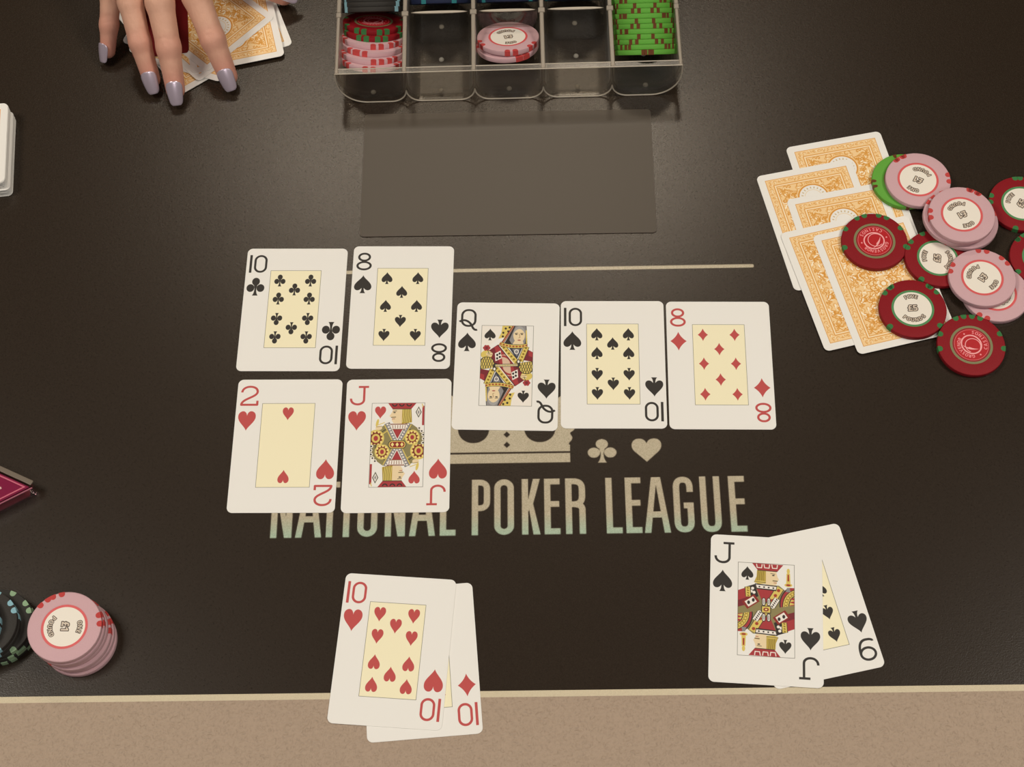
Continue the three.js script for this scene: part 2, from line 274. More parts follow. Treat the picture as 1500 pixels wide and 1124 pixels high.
    poly(c, CRIM, [12, 17], [19.6, 17], [16.2, 25.6]);
    for (const s of [1, -1]) { band(c, [15.8 - s * 6.5, 13.5], [15.8 - s * 0.4, 27], 3.3, GREY, DARK, PALE, 8); wire(c, GOLD, 0.6, [15.8 - s * 8, 14.4], [15.8 - s * 1.8, 27.7]); wire(c, PALE, 0.5, [15.8 - s * 4.9, 14], [15.8 + s * 0.7, 26]); }
    // scalloped sleeve ornaments
    for (const [x, y, r] of [[24.6, 23, 4.4], [3, 23.5, 5]]) { oval(c, GOLD, x, y, r, r * 1.15); oval(c, '#7d3327', x, y, r * 0.78, r * 0.92); for (let i = 0; i < 11; i++) oval(c, '#f0dc8c', x + Math.cos(i * 0.571) * r * 0.76, y + Math.sin(i * 0.571) * r * 0.88, 0.62, 0.7); oval(c, GOLD, x, y, r * 0.5, r * 0.6); oval(c, CRIM, x, y, r * 0.26, r * 0.34); }
    for (let i = 0; i < 7; i++) { const a = -0.9 + i * 0.3; oval(c, PALE, 24 + Math.cos(a) * 7.4, 24 + Math.sin(a) * 9, 1.1, 1.2); oval(c, DARK, 24 + Math.cos(a) * 7.4, 24 + Math.sin(a) * 9, 0.5, 0.55); }
    // sprig in hand
    oval(c, GOLD, 3.6, 13.2, 0.8, 2.6, 0.2); oval(c, SKIN, 4.6, 16.6, 2, 1.4); wire(c, '#8a6f22', 0.3, [3, 16], [6.4, 15.4]); wire(c, GOLD, 0.5, [4, 14.6], [8, 13]);
    // head
    poly(c, '#b59a3a', [18.2, 3.5], [23.6, 3.6], [24.2, 13], [18, 14]); for (let i = 0; i < 5; i++) { wire(c, '#d9c878', 0.5, [18.8 + i, 4], [19.2 + i, 8], [18.6 + i, 13]); wire(c, '#6d5b22', 0.2, [19.3 + i, 4], [19.6 + i, 8], [19.1 + i, 13]); }
    poly(c, SKIN, [12.8, 3.6], [18.2, 3.6], [18.2, 13.8], [13.2, 13.6], [12, 11.4], [12.3, 10], [10.6, 8.8], [12.2, 6]);
    wire(c, DARK, 0.3, [12.6, 5.6], [15, 5.2]); oval(c, DARK, 13.6, 6.4, 0.75, 0.35); wire(c, '#6d5b3a', 0.5, [11.6, 9.6], [14.5, 9.4]); wire(c, '#a8584e', 0.35, [12.2, 10.7], [14, 10.6]);
    poly(c, CRIM, [9.6, 0], [26.6, 0], [23.6, 4], [12.4, 4]); for (const x of [13.6, 17.8, 22.2]) { ring(c, DARK, 0.7, x, 0.7, 1.3, 1.3, 0, 3.2); } wire(c, DARK, 0.4, [12.4, 4], [23.6, 4]);
    poly(c, PALE, [11.4, 14], [21.6, 14], [20.6, 17.6], [12.6, 17.6]); for (let i = 0; i < 6; i++) wire(c, '#8b5a45', 0.35, [12.8 + i * 1.5, 14.8], [13 + i * 1.4, 17]); wire(c, '#8b5a45', 0.6, [11.4, 14.2], [21.6, 14.2]); wire(c, '#8b5a45', 0.5, [12.6, 17.6], [20.6, 17.6]);
    // pike and lozenge
    poly(c, CRIM, [30.2, 2], [31.4, 2], [31.4, 15], [30.2, 15]); wire(c, GOLD, 0.5, [30, 0.6], [30.6, 3]); poly(c, '#5a5648', [28, 2.4], [29.8, 6.2], [28, 10], [26.2, 6.2]); poly(c, PALE, [28, 3.4], [29.2, 6.2], [28, 9], [26.8, 6.2]); poly(c, GREY, [28, 4.8], [28.6, 6.2], [28, 7.8], [27.4, 6.2]);
  },
  Hmid(c) { c.save(); c.translate(15.8, 27.7); c.fillStyle = DARK; c.beginPath(); c.roundRect(-5.4, -2.9, 10.8, 5.8, 2.8); c.fill(); c.fillStyle = GOLD; c.beginPath(); c.roundRect(-5, -2.5, 10, 5, 2.4); c.fill(); c.fillStyle = '#8e2f2a'; c.beginPath(); c.roundRect(-4.4, -1.9, 8.8, 3.8, 1.8); c.fill(); c.restore(); for (const x of [-2.8, 0, 2.8]) { poly(c, '#f0dc8c', [15.8 + x, 26.2], [15.8 + x + 1, 27.7], [15.8 + x, 29.2], [15.8 + x - 1, 27.7]); } },
  S(c) {
    // coat
    poly(c, OLIVE, [0, 20], [9, 13], [23, 13], [31.6, 20], [31.6, 34], [0, 34]);
    poly(c, DRED, [0, 17.5], [7, 14.5], [9, 24], [0, 27]); poly(c, CRIM, [0, 17], [4, 15.4], [5, 21], [0, 23]);
    poly(c, DARK, [3.5, 15], [9.5, 12.8], [11.5, 20], [7.5, 22]); for (const [x, y] of [[8.2, 15.4], [9, 17.8], [7.4, 17.2]]) oval(c, PALE, x, y, 0.9, 0.9);
    band(c, [5.4, 14.6], [5.8, 20.5], 3.2, GOLD, DARK, '#8a6f22', 4);
    c.save(); c.translate(7.2, 23.4); c.rotate(-0.62); c.fillStyle = '#8e2f2a'; c.fillRect(-4.2, -2.6, 8.4, 5.2); c.fillStyle = PALE; c.fillRect(-2.9, -1.9, 5.8, 3.8); c.restore(); oval(c, DARK, 6, 24, 0.8, 1.1); oval(c, DARK, 8.6, 22.4, 0.8, 1.1);
    poly(c, CRIM, [10.4, 15.4], [19.4, 15.2], [21, 20.6], [14, 24]);
    band(c, [23.6, 14.4], [13, 33], 4.6, GOLD, DARK, '#a5402f', 6);
    band(c, [22, 21], [17, 29.5], 3.6, PALE, DARK, DARK, 8);
    // shield on the right
    c.save(); c.beginPath(); c.rect(21, 14, 10.6, 22); c.clip(); oval(c, DARK, 34, 24.2, 10.8, 12); oval(c, CRIM, 34, 24.2, 10.2, 11.4); oval(c, DARK, 34, 25.2, 9.2, 10.6); oval(c, GOLD, 34, 25.2, 8.8, 10.2); for (let i = 0; i < 12; i++) ring(c, '#8a6f22', 0.3, 34 + Math.cos(2 + i * 0.22) * 7.3, 25.2 + Math.sin(2 + i * 0.22) * 8.6, 0.9, 0.9); oval(c, DARK, 34, 25.2, 5.8, 7.2); oval(c, GOLD, 34, 25.2, 5.3, 6.7); for (let i = 0; i < 5; i++) poly(c, CRIM, [28.6, 20.6 + i * 2], [31.6, 19.8 + i * 2], [31.6, 21.4 + i * 2]); c.restore();
    // head
    poly(c, '#b9a04a', [10.6, 4.2], [15.8, 4.2], [15.6, 12.2], [11.4, 12.6], [9, 11.6], [10.4, 8]); for (let i = 0; i < 4; i++) wire(c, '#6d5b22', 0.22, [11.4 + i, 4.6], [11 + i, 8], [11.2 + i, 12]);
    oval(c, GOLD, 12.4, 11.3, 3.4, 0.8); wire(c, DARK, 0.25, [9, 11.2], [15.6, 11.5]);
    poly(c, SKIN, [15.6, 4.2], [21.4, 4.4], [22, 7.4], [23, 9.6], [21.8, 10.4], [21.8, 12], [20.4, 13.6], [15.6, 12.8]);
    wire(c, DARK, 0.3, [18.2, 5.9], [20.8, 6.2]); oval(c, DARK, 19.8, 7, 0.75, 0.35); wire(c, '#6d5b3a', 0.55, [19.4, 10.2], [22.2, 10.4]); wire(c, '#a8584e', 0.35, [20, 11.4], [21.6, 11.5]);
    poly(c, CRIM, [7.8, 0], [25.4, 0.4], [22, 4.6], [11, 4.2]); for (const x of [11.2, 15.4, 19.8]) { c.strokeStyle = PALE; c.lineWidth = 0.55; c.beginPath(); c.moveTo(x - 0.9, 0.4); c.lineTo(x - 0.5, 2.6); c.lineTo(x + 2, 2.7); c.lineTo(x + 2.3, 0.5); c.stroke(); } wire(c, DARK, 0.35, [11, 4.2], [22, 4.6]);
    poly(c, DARK, [9.4, 12.4], [22, 13.2], [21.4, 16.4], [10.4, 15.6]); poly(c, PALE, [10, 13], [21.6, 13.8], [21.2, 15.6], [10.6, 15]); for (let i = 0; i < 4; i++) oval(c, DARK, 12 + i * 2.6, 14.2 + i * 0.15, 0.5, 0.45);
    // torch
    poly(c, GOLD, [27.2, 5.4], [29.2, 5.4], [29.4, 11.4], [27, 11.4]); poly(c, '#a5402f', [27.8, 6], [28.6, 6], [28.7, 10], [27.7, 10]); oval(c, GOLD, 28.2, 4, 0.9, 1.6); oval(c, GOLD, 28.2, 12.4, 2.2, 1.1); oval(c, '#a5402f', 28.2, 12.4, 1.3, 0.6); poly(c, GREY, [27.4, 14], [29, 14], [29.4, 16.6], [26.8, 16.6]);
  },
  Smid(c) { c.save(); c.translate(15.8, 27.7); for (const x of [-2.3, 0.5]) { for (const y of [-7, 2.4]) { c.fillStyle = DARK; c.beginPath(); c.roundRect(x - 0.1, y, 2.1, 4.8, 1); c.fill(); c.fillStyle = PALE; c.beginPath(); c.roundRect(x + 0.3, y + 0.4, 1.3, 4, 0.6); c.fill(); c.fillStyle = GREY; c.fillRect(x + 0.7, y + 1, 0.5, 2.8); } } c.fillStyle = DARK; c.fillRect(-2.7, -2.2, 5.4, 4.4); c.fillStyle = GOLD; c.fillRect(-2.3, -1.8, 4.6, 3.6); c.restore(); oval(c, '#8e2f2a', 15.8, 27.7, 1.5, 1.1); oval(c, '#f0dc8c', 15.8, 27.7, 0.7, 0.5); },
  Qmid(c) { band(c, [9, 28], [22.6, 27.4], 1.9, '#e8dcae', DARK, '#8a6f22', 14); for (const [x, y] of [[23, 25], [8.6, 30.4]]) { oval(c, DARK, x, y, 1.2, 1.5); oval(c, PALE, x, y, 0.7, 1); } },
};
function drawFace(c, rank, kind) {
  const ink = kind === 'heart' || kind === 'diamond' ? RED : BLACK, court = 'JQ'.includes(rank);
  c.scale(PX, PX); c.fillStyle = PAPER; c.fillRect(0, 0, CW, CH);
  const px = 15.7, py = 16.3, pw = 31.6, ph = 55.4;
  if (court) {
    c.save(); c.beginPath(); c.rect(px, py, pw, ph); c.clip(); c.translate(px, py);
    const name = rank === 'Q' ? 'Q' : kind === 'heart' ? 'H' : 'S', cut = { Q: [31, 24.4], H: [27.7, 27.7], S: [31, 24.4] }[name];
    for (let k = 0; k < 2; k++) { c.save(); if (k) { c.translate(pw, ph); c.rotate(Math.PI); } c.beginPath(); c.moveTo(0, 0); c.lineTo(pw, 0); c.lineTo(pw, cut[1]); c.lineTo(0, cut[0]); c.closePath(); c.clip(); COURT[name](c); c.restore(); }
    COURT[name + 'mid'](c); c.restore();
    c.fillStyle = ink; suit(c, kind, px + 5.2, py + 6.3, 7, 8.2); suit(c, kind, px + pw - 5.2, py + ph - 6.3, 7, 8.2, true);
  } else {
    c.fillStyle = CREAM; c.fillRect(px, py, pw, ph); c.fillStyle = ink;
    for (const [x, y] of PIPS[rank]) { suit(c, kind, CW / 2 + x, y, 7, 8.6); if (y < 43.9 && !(rank === '8' && y > 40)) suit(c, kind, CW / 2 + x, CH - y, 7, 8.6, true); }
  }
  c.strokeStyle = '#4a463c'; c.lineWidth = 0.18; c.strokeRect(px, py, pw, ph);
  for (const flip of [0, 1]) {
    c.save(); if (flip) { c.translate(CW, CH); c.rotate(Math.PI); }
    c.strokeStyle = c.fillStyle = ink;
    if (rank === '10') { glyph(c, '1', 1.9, 4.8, 1.5, 13, 1.5); glyph(c, '0', 4.8, 4.8, 8.2, 13, 1.35); } else glyph(c, rank, rank === 'Q' ? 1.8 : 2.2, rank === 'J' ? 4.4 : 4.8, rank === 'J' ? 11.2 : rank === 'Q' ? 11 : rank === '2' ? 10.6 : 9.6, rank === 'Q' ? 15 : 13, 1.35);
    suit(c, kind, 7, 28, 11.2, 13); c.restore();
  }
}
function drawBack(c) {
  c.scale(PX, PX); c.fillStyle = PAPER; c.fillRect(0, 0, CW, CH);
  const OR = '#db983f', LT = '#f8dcae';
  c.fillStyle = '#f5d09a'; c.fillRect(4.6, 4.6, CW - 9.2, CH - 9.2);
  c.strokeStyle = OR; c.lineCap = 'round';
  const scroll = (x, y, r, a, s, col, w) => { c.strokeStyle = col; c.lineWidth = w; c.beginPath(); for (let i = 0; i <= 22; i++) { const t = a + s * i * 0.27, q = r * (1 - i / 26); const X = x + Math.cos(t) * q, Y = y + Math.sin(t) * q; i ? c.lineTo(X, Y) : c.moveTo(X, Y); } c.stroke(); };
  const leafAt = (x, y, a, l, col) => { c.save(); c.translate(x, y); c.rotate(a); c.fillStyle = col; c.beginPath(); c.moveTo(0, 0); c.quadraticCurveTo(l * 0.5, -l * 0.42, l, 0); c.quadraticCurveTo(l * 0.5, l * 0.2, 0, 0); c.fill(); c.restore(); };
  // border band: running scroll
  const run = (x0, y0, x1, y1) => { const n = Math.round(Math.hypot(x1 - x0, y1 - y0) / 3.2); for (let i = 0; i < n; i++) { const t = (i + 0.5) / n, x = x0 + (x1 - x0) * t, y = y0 + (y1 - y0) * t; scroll(x, y, 1.3, i * Math.PI, i % 2 ? 1 : -1, OR, 0.32); leafAt(x + 0.5, y - 0.4, i * 2.1, 1.7, '#fdefd6'); leafAt(x - 0.5, y + 0.5, i * 1.3 + 1, 1.4, OR); } };
  c.save(); c.beginPath(); c.rect(5, 5, CW - 10, CH - 10); c.clip();
  run(6, 7, CW - 6, 7); run(6, CH - 7, CW - 6, CH - 7); run(7, 8, 7, CH - 8); run(CW - 7, 8, CW - 7, CH - 8); c.restore();
  c.strokeStyle = OR; c.lineWidth = 0.35; c.strokeRect(4.8, 4.8, CW - 9.6, CH - 9.6); c.lineWidth = 0.5; c.strokeRect(9.2, 9.2, CW - 18.4, CH - 18.4); c.strokeStyle = '#fdefd6'; c.lineWidth = 0.4; c.strokeRect(10, 10, CW - 20, CH - 20); c.strokeStyle = OR; c.lineWidth = 0.4; c.strokeRect(10.7, 10.7, CW - 21.4, CH - 21.4);
  // inner field: upper half of scrollwork, turned about the centre
  for (let k = 0; k < 2; k++) {
    c.save(); if (k) { c.translate(CW, CH); c.rotate(Math.PI); }
    c.beginPath(); c.rect(11, 11, CW - 22, CH / 2 - 11); c.clip();
    let s = 11; const q = () => { s = (s * 16807) % 2147483647; return s / 2147483647; };
    for (let i = 0; i < 150; i++) { const side = i % 2 ? 1 : -1, m = 1 + q() * 19, y = 12 + q() * 31, a = q() * 6.3; for (const sd of [1, -1]) { if (sd === 1) { const r = 1 + q() * 1.7; scroll(CW / 2 + m, y, r, a, side, i % 3 ? OR : '#e6ae62', 0.38 + q() * 0.3); scroll(CW / 2 - m, y, r, Math.PI - a, -side, i % 3 ? OR : '#e6ae62', 0.38 + 0.15); } leafAt(CW / 2 + sd * m, y + 1, sd === 1 ? a : Math.PI - a, 2 + (i % 4) * 0.5, i % 2 ? '#fdefd6' : LT); } }
    oval(c, '#f5d09a', CW / 2, 23, 10.6, 10.6); oval(c, PAPER, CW / 2, 23, 9, 9); ring(c, OR, 1.0, CW / 2, 23, 9.4, 9.4); ring(c, '#e7c58c', 0.25, CW / 2, 23, 5.4, 5.4);
    c.fillStyle = '#cdb48a'; for (let i = 0; i < 20; i++) { c.save(); c.translate(CW / 2, 23); c.rotate(i * Math.PI / 10); c.fillRect(-0.35, -7.7, 0.7, 1.3); c.restore(); }
    c.restore();
  }
  oval(c, '#fdefd6', CW / 2, CH / 2, 1.4, 1.4); ring(c, OR, 0.4, CW / 2, CH / 2, 1.9, 1.9);
}
const roundedRect = (w, h, r) => { const s = new THREE.Shape(), x = -w / 2, y = -h / 2; s.moveTo(x + r, y); s.lineTo(x + w - r, y); s.absarc(x + w - r, y + r, r, -Math.PI / 2, 0); s.lineTo(x + w, y + h - r); s.absarc(x + w - r, y + h - r, r, 0, Math.PI / 2); s.lineTo(x + r, y + h); s.absarc(x + r, y + h - r, r, Math.PI / 2, Math.PI); s.lineTo(x, y + r); s.absarc(x + r, y + r, r, Math.PI, Math.PI * 1.5); return s; };
const cardShape = roundedRect(CW, CH, 3.4);
const stockGeometry = new THREE.ExtrudeGeometry(cardShape, { depth: 0.28, bevelEnabled: false, curveSegments: 8 }).rotateX(-Math.PI / 2).scale(MM, MM, MM);
const faceGeometry = new THREE.ShapeGeometry(cardShape, 8);
{ const p = faceGeometry.attributes.position, uv = faceGeometry.attributes.uv; for (let i = 0; i < p.count; i++) uv.setXY(i, p.getX(i) / CW + 0.5, p.getY(i) / CH + 0.5); faceGeometry.rotateX(-Math.PI / 2).translate(0, 0.3, 0).scale(MM, MM, MM); }
const stockMaterial = phys(0xece9e4, 0.55);
const faceMaterials = new Map();
function faceMaterial(rank, kind) {
  const key = rank + kind;
  if (!faceMaterials.has(key)) faceMaterials.set(key, phys(0xffffff, 0.5, { map: canvasTexture(CW * PX, CH * PX, (c) => (rank === 'back' ? drawBack(c) : drawFace(c, rank, kind))), specularIntensity: 0.6 }));
  return faceMaterials.get(key);
}
function card(rank, kind, x, y, z, turn, label, group) {
  const t = thing('playing_card', label, 'playing card', group);
  t.position.copy(P(x, y, z)); t.rotation.y = turn * DEG + TURN;
  part('card_stock', stockGeometry, stockMaterial, t);
  part(rank === 'back' ? 'printed_back' : 'printed_face', faceGeometry, faceMaterial(rank, kind), t);
  return t;
}
card('10', 'club', -132.9, 560.2, 0.05, -3.2, 'ten of clubs lying face up beside the eight of spades');
card('8', 'spade', -66.1, 558.2, 0.05, -3.24, 'eight of spades lying face up beside the ten of clubs');
card('2', 'heart', -135.5, 466.4, 0.05, -2.86, 'two of hearts lying face up below the ten of clubs');
card('J', 'heart', -69.5, 463.1, 0.05, -2.36, 'jack of hearts lying face up below the eight of spades');
card('Q', 'spade', -2.8, 513.1, 0.05, -3.97, 'queen of spades face up, first of the three cards in the middle');
card('10', 'spade', 61.5, 510.8, 0.05, -3.18, 'ten of spades face up between the queen and the red eight');
card('8', 'diamond', 125.8, 506.8, 0.05, -3.32, 'eight of diamonds lying face up beside the ten of spades');
card('10', 'diamond', -57.8, 328.4, 0.05, 2.13, 'ten of diamonds partly covered by the ten of hearts');
card('10', 'heart', -73.2, 335.4, 0.4, -6.82, 'ten of hearts face up on top of the ten of diamonds');
card('9', 'spade', 159.4, 350.8, 0.05, 9.67, 'nine of spades partly covered by the jack of spades');
card('J', 'spade', 136, 348.8, 0.4, -6.5, 'jack of spades face up on top of the nine of spades');
const BACKS = 'discarded face-down cards beside the loose chips';
card('back', '', 221.5, 625.3, 0.05, 8.9, 'orange-backed card at the back of the five, under the green chip', BACKS);
card('back', '', 200.4, 604, 0.4, 9.5, 'orange-backed card with its whole top left corner bare, second of the five', BACKS);
card('back', '', 217.3, 584.6, 0.75, 9.2, 'orange-backed card in the middle of the five, almost buried', BACKS);
card('back', '', 211.9, 560.9, 1.1, 11.57, 'orange-backed card lying just under the topmost of the five', BACKS);
card('back', '', 231.6, 557.4, 1.45, 11.4, 'orange-backed card topmost of the five, two red chips on it', BACKS);

// ---------------------------------------------------------------- poker chips
const R = 20.5, T = 3.3;
const bodyGeometry = toCreasedNormals(new THREE.LatheGeometry([[0, 0], [R - 0.5, 0], [R - 0.15, 0.12], [R, 0.45], [R, T - 0.45], [R - 0.15, T - 0.12], [R - 0.5, T], [13.1, T], [13, T - 0.08], [0, T - 0.08]].map(([a, b]) => new THREE.Vector2(a, b)), 72).toNonIndexed(), 0.5).scale(MM, MM, MM);
const inlayGeometry = new THREE.CircleGeometry(12.9, 48).rotateX(-Math.PI / 2).translate(0, T - 0.03, 0).scale(MM, MM, MM);
const makeSpot = (half) => {
  const s = new THREE.Shape(), ro = R + 0.03, a = half / R, n = 6;
  for (let i = 0; i <= n; i++) { const t = -a + 2 * a * i / n; i ? s.lineTo(ro * Math.cos(t), ro * Math.sin(t)) : s.moveTo(ro * Math.cos(t), ro * Math.sin(t)); }
  for (let i = 0; i <= 12; i++) { const t = Math.PI / 2 - Math.PI * i / 12; s.lineTo(R - 1.1 - 1.75 * Math.cos(t), half * 0.97 * Math.sin(t)); }
  return new THREE.ExtrudeGeometry(s, { depth: T + 0.04, bevelEnabled: false }).rotateX(-Math.PI / 2).translate(0, -0.02, 0).scale(MM, MM, MM);
};
const spotGeometry = makeSpot(1.8), slimSpot = makeSpot(1.15);
function arcText(c, text, r, mid, step, inward) { // letters along a circle, mid in radians clockwise from the top
  const n = text.length;
  for (let i = 0; i < n; i++) { const a = mid + (inward ? -1 : 1) * (i - (n - 1) / 2) * step; c.save(); c.rotate(a); c.translate(0, -r); if (inward) c.rotate(Math.PI); if (c.lineWidth > 0 && c.outlined) c.strokeText(text[i], 0, 0); c.fillText(text[i], 0, 0); c.restore(); }
}
function inlayTexture(kind) {
  return canvasTexture(384, 384, (c, W) => {
    c.translate(W / 2, W / 2); c.scale(W / 25.8, W / 25.8); // millimetres
    const value = (ringCol, amount, top, bottom, step) => {
      oval(c, ringCol, 0, 0, 12.95, 12.95); oval(c, '#eee6da', 0, 0, 11.5, 11.5);
      c.textAlign = 'center'; c.textBaseline = 'middle'; c.lineJoin = 'round';
      const put = (w, fn) => { c.strokeStyle = '#4a3b32'; c.lineWidth = w; c.fillStyle = '#d9cab8'; fn(); };
      c.font = 'bold 5.6px sans-serif';
      put(0.95, () => { c.strokeText(amount, 0, 0.2); c.fillText(amount, 0, 0.2); });
      c.font = 'bold 3.3px sans-serif'; c.outlined = true;
      put(0.8, () => arcText(c, top, 8.4, 0, top === 'ONE' ? 0.3 : 0.25, false)); put(0.8, () => arcText(c, bottom, 8.2, Math.PI, step, true)); c.outlined = false;
    };
    if (kind === 'one') value('#d95a5c', '£1', 'ONE', 'POUND', 0.32);
    if (kind === 'five') value('#4f8a57', '£5', 'FIVE', 'POUNDS', 0.31);
    if (kind === 'crest') {
      oval(c, '#7d7c55', 0, 0, 12.95, 12.95); oval(c, '#8f0d18', 0, 0, 11.4, 11.4); oval(c, '#e0686c', 0, 0, 10.4, 10.4); oval(c, '#b40416', 0, 0, 10.05, 10.05);
      ring(c, '#f3a9aa', 0.85, 0.2, 0.2, 6.2, 5.9); ring(c, '#f3a9aa', 0.5, -0.9, 0.5, 4.7, 4.6, -2.2, 2.6);
      c.fillStyle = '#f3a9aa'; c.beginPath(); c.moveTo(-4.6, 2.4); c.quadraticCurveTo(-2.6, -4.4, 2.6, -4.6); c.quadraticCurveTo(-1, -3, -0.4, -2); c.quadraticCurveTo(-3, -0.4, -4.6, 2.4); c.fill();
      c.fillStyle = '#ef9496'; c.font = 'bold 2.9px sans-serif'; c.textAlign = 'center'; c.textBaseline = 'middle'; c.outlined = false;
      arcText(c, 'GROSVENOR', 8.1, 0, 0.27, false); arcText(c, 'CASINOS', 8.1, Math.PI, 0.27, true);
      for (const a of [-1.66, 1.66]) oval(c, '#ef9496', Math.sin(a) * 8.1, -Math.cos(a) * 8.1, 0.55, 0.55);
    }
    if (kind === 'plain_green') { oval(c, '#7d2f22', 0, 0, 12.95, 12.95); oval(c, '#eee6da', 0, 0, 11.5, 11.5); }
    if (kind === 'plain_black') { oval(c, '#6c9aa6', 0, 0, 12.95, 12.95); oval(c, '#2b2927', 0, 0, 11.8, 11.8); }
  });
}
const clay = (color) => phys(color, 0.6, { specularIntensity: 0.5, bumpMap: repeated(grain, 2, 1), bumpScale: 0.00008 });
const inlayMaterial = {}; for (const k of ['one', 'five', 'crest', 'plain_green', 'plain_black']) inlayMaterial[k] = phys(0xffffff, 0.45, { map: inlayTexture(k) });
const KINDS = {
  pink: { body: clay(0xcea7ad), spot: clay(0xcf4c4a), pairs: 3 },
  red: { body: clay(0x860f1a), spot: clay(0x3f7f48), pairs: 4 },
  green: { body: clay(0x62a53e), spot: clay(0x6e3f22), pairs: 4, slim: true },
  black: { body: clay(0x33302d), spot: clay(0x94c3d0), pairs: 4 },
  blackgreen: { body: clay(0x302e2b), spot: clay(0x98b692), pairs: 4 },
  navy: { body: clay(0x1a2340), spot: clay(0x2f7f86), pairs: 4 },
};
function makeChip(kind, inlay, spots = true) {
  const g = new THREE.Group(), k = KINDS[kind];
  part('chip_body', bodyGeometry, k.body, g);
  if (inlay) part('inlay', inlayGeometry, inlayMaterial[inlay], g);
  if (spots) for (let i = 0; i < k.pairs; i++) for (const s of [-1, 1]) part('edge_spot', k.slim ? slimSpot : spotGeometry, k.spot, g).rotation.y = i * 2 * Math.PI / k.pairs + s * (k.slim ? 0.105 : 0.13);
  return g;
}
const protos = new Map();
// phase: angle of one pair of edge spots, face: turn of the inlay; both counterclockwise from above in measured axes; tilt: slopes (per mm) of the base
function chip(kind, inlay, x, y, z, { face = 0, phase = 0, tilt = [0, 0], label, group } = {}) {
  const key = kind + inlay;
  if (!protos.has(key)) protos.set(key, makeChip(kind, inlay));
  const g = protos.get(key).clone(); g.name = numbered('poker_chip'); scene.add(g);
  tag(g, label, 'poker chip', group);
  g.position.copy(P(x, y, z));
  const up = new THREE.Vector3(-(tilt[0] * CT - tilt[1] * ST), 1, tilt[0] * ST + tilt[1] * CT).normalize();
  g.quaternion.setFromUnitVectors(new THREE.Vector3(0, 1, 0), up);
  for (const m of g.children) { if (m.name === 'inlay') m.rotation.y = face * DEG + TURN; else if (m.name === 'edge_spot') m.rotation.y += phase * DEG + TURN; }
  return g;
}
const LOOSE = 'loose chips piled beside the face-down cards';
chip('green', 'plain_green', 255, 631.4, 0.95, { phase: 184, label: 'green chip half hidden under a pink chip on the orange cards', group: LOOSE });
chip('pink', 'one', 262.7, 629.3, 4.3, { face: 149, phase: 116, label: 'pink one pound chip resting on the green chip', group: LOOSE });
chip('red', 'crest', 229.5, 586.5, 1.8, { face: 192, phase: 67, label: 'red chip with a round crest lying on the orange cards', group: LOOSE });
chip('red', 'five', 266.5, 572, 1.3, { face: 78, phase: 28, tilt: [-0.061, 0], label: 'red five pound chip tucked under the edges of two pink chips', group: LOOSE });
chip('red', 'five', 245.8, 536.6, 1.8, { face: 0, phase: 41, label: 'red five pound chip reading upright near the orange card corner', group: LOOSE });
chip('red', 'crest', 277, 509.8, 1.3, { face: 119, phase: 73, tilt: [-0.03, 0.055], label: 'red chip with a round crest nearest the players, off the cards', group: LOOSE });
chip('pink', 'one', 287, 596.3, 4.5, { phase: 20, label: 'pink chip at the bottom of the pile of three pink chips', group: LOOSE });
chip('pink', 'one', 281.1, 597.8, 7.85, { phase: 136, label: 'pink chip in the middle of the pile of three pink chips', group: LOOSE });
chip('pink', 'one', 283.7, 597, 11.2, { face: 200, phase: 59.7, label: 'pink one pound chip on top of the pile of three', group: LOOSE });
chip('pink', 'one', 290.8, 554.9, 4.0, { face: 228, phase: 80, label: 'pink one pound chip resting across a red and a pink chip', group: LOOSE });
chip('pink', 'one', 298.3, 545.9, 0.1, { face: 40, phase: -2, label: 'pink chip on the felt, mostly covered by another pink chip', group: LOOSE });
chip('red', 'five', 326, 610.2, 0.1, { face: 56, phase: 10, label: 'red five pound chip cut by the right edge, beside the pink pile', group: LOOSE });
chip('red', 'five', 331.8, 569.5, 0.1, { face: 30, phase: 50, label: 'red five pound chip at the right edge, only its rim showing', group: LOOSE });
// six pink chips stacked at the near left
for (let i = 0; i < 6; i++) {
  const j = [[4.6, -2], [3.9, -0.6], [3, -1.2], [1.6, 0.2], [0.9, -0.4], [0, 0]][i];
  chip('pink', i === 5 ? 'one' : null, -252.4 + j[0], 350.9 + j[1], 0.1 + i * 3.36, { face: -94, phase: i === 5 ? 106 : [40, 85, 12, 60, 100][i], label: ['pink chip at the bottom of the left stack', 'pink chip second from the bottom of the left stack', 'pink chip third from the bottom of the left stack', 'pink chip third from the top of the left stack', 'pink chip just under the top of the left stack', 'pink one pound chip on top of the left stack'][i], group: 'pink chips in the left stack' });
}
// black chips beside it
{
  const rows = [[-293.5, 357.8], [-293, 358.2], [-294, 358.6], [-300, 356], [-300.4, 356.4], [-308.5, 354.6], [-309, 355]];
  const said = ['black chip with pale green spots, lowest of the black stack', 'black chip with pale green spots, second from the bottom of the black stack', 'black chip with pale green spots, third from the bottom of the black stack', 'black chip with light blue spots, fourth from the bottom of the black stack', 'black chip with light blue spots, third from the top of the black stack', 'black chip with light blue spots, just under the top of the black stack', 'topmost black chip with light blue spots at the left edge'];
  rows.forEach(([x, y], i) => chip(i < 3 ? 'blackgreen' : 'black', i === 6 ? 'plain_black' : null, x, y, 0.1 + i * 3.36, { phase: [-70, -58, 28, 22, 28, -2, 2][i], label: said[i], group: 'black chips stacked at the left edge' }));
}

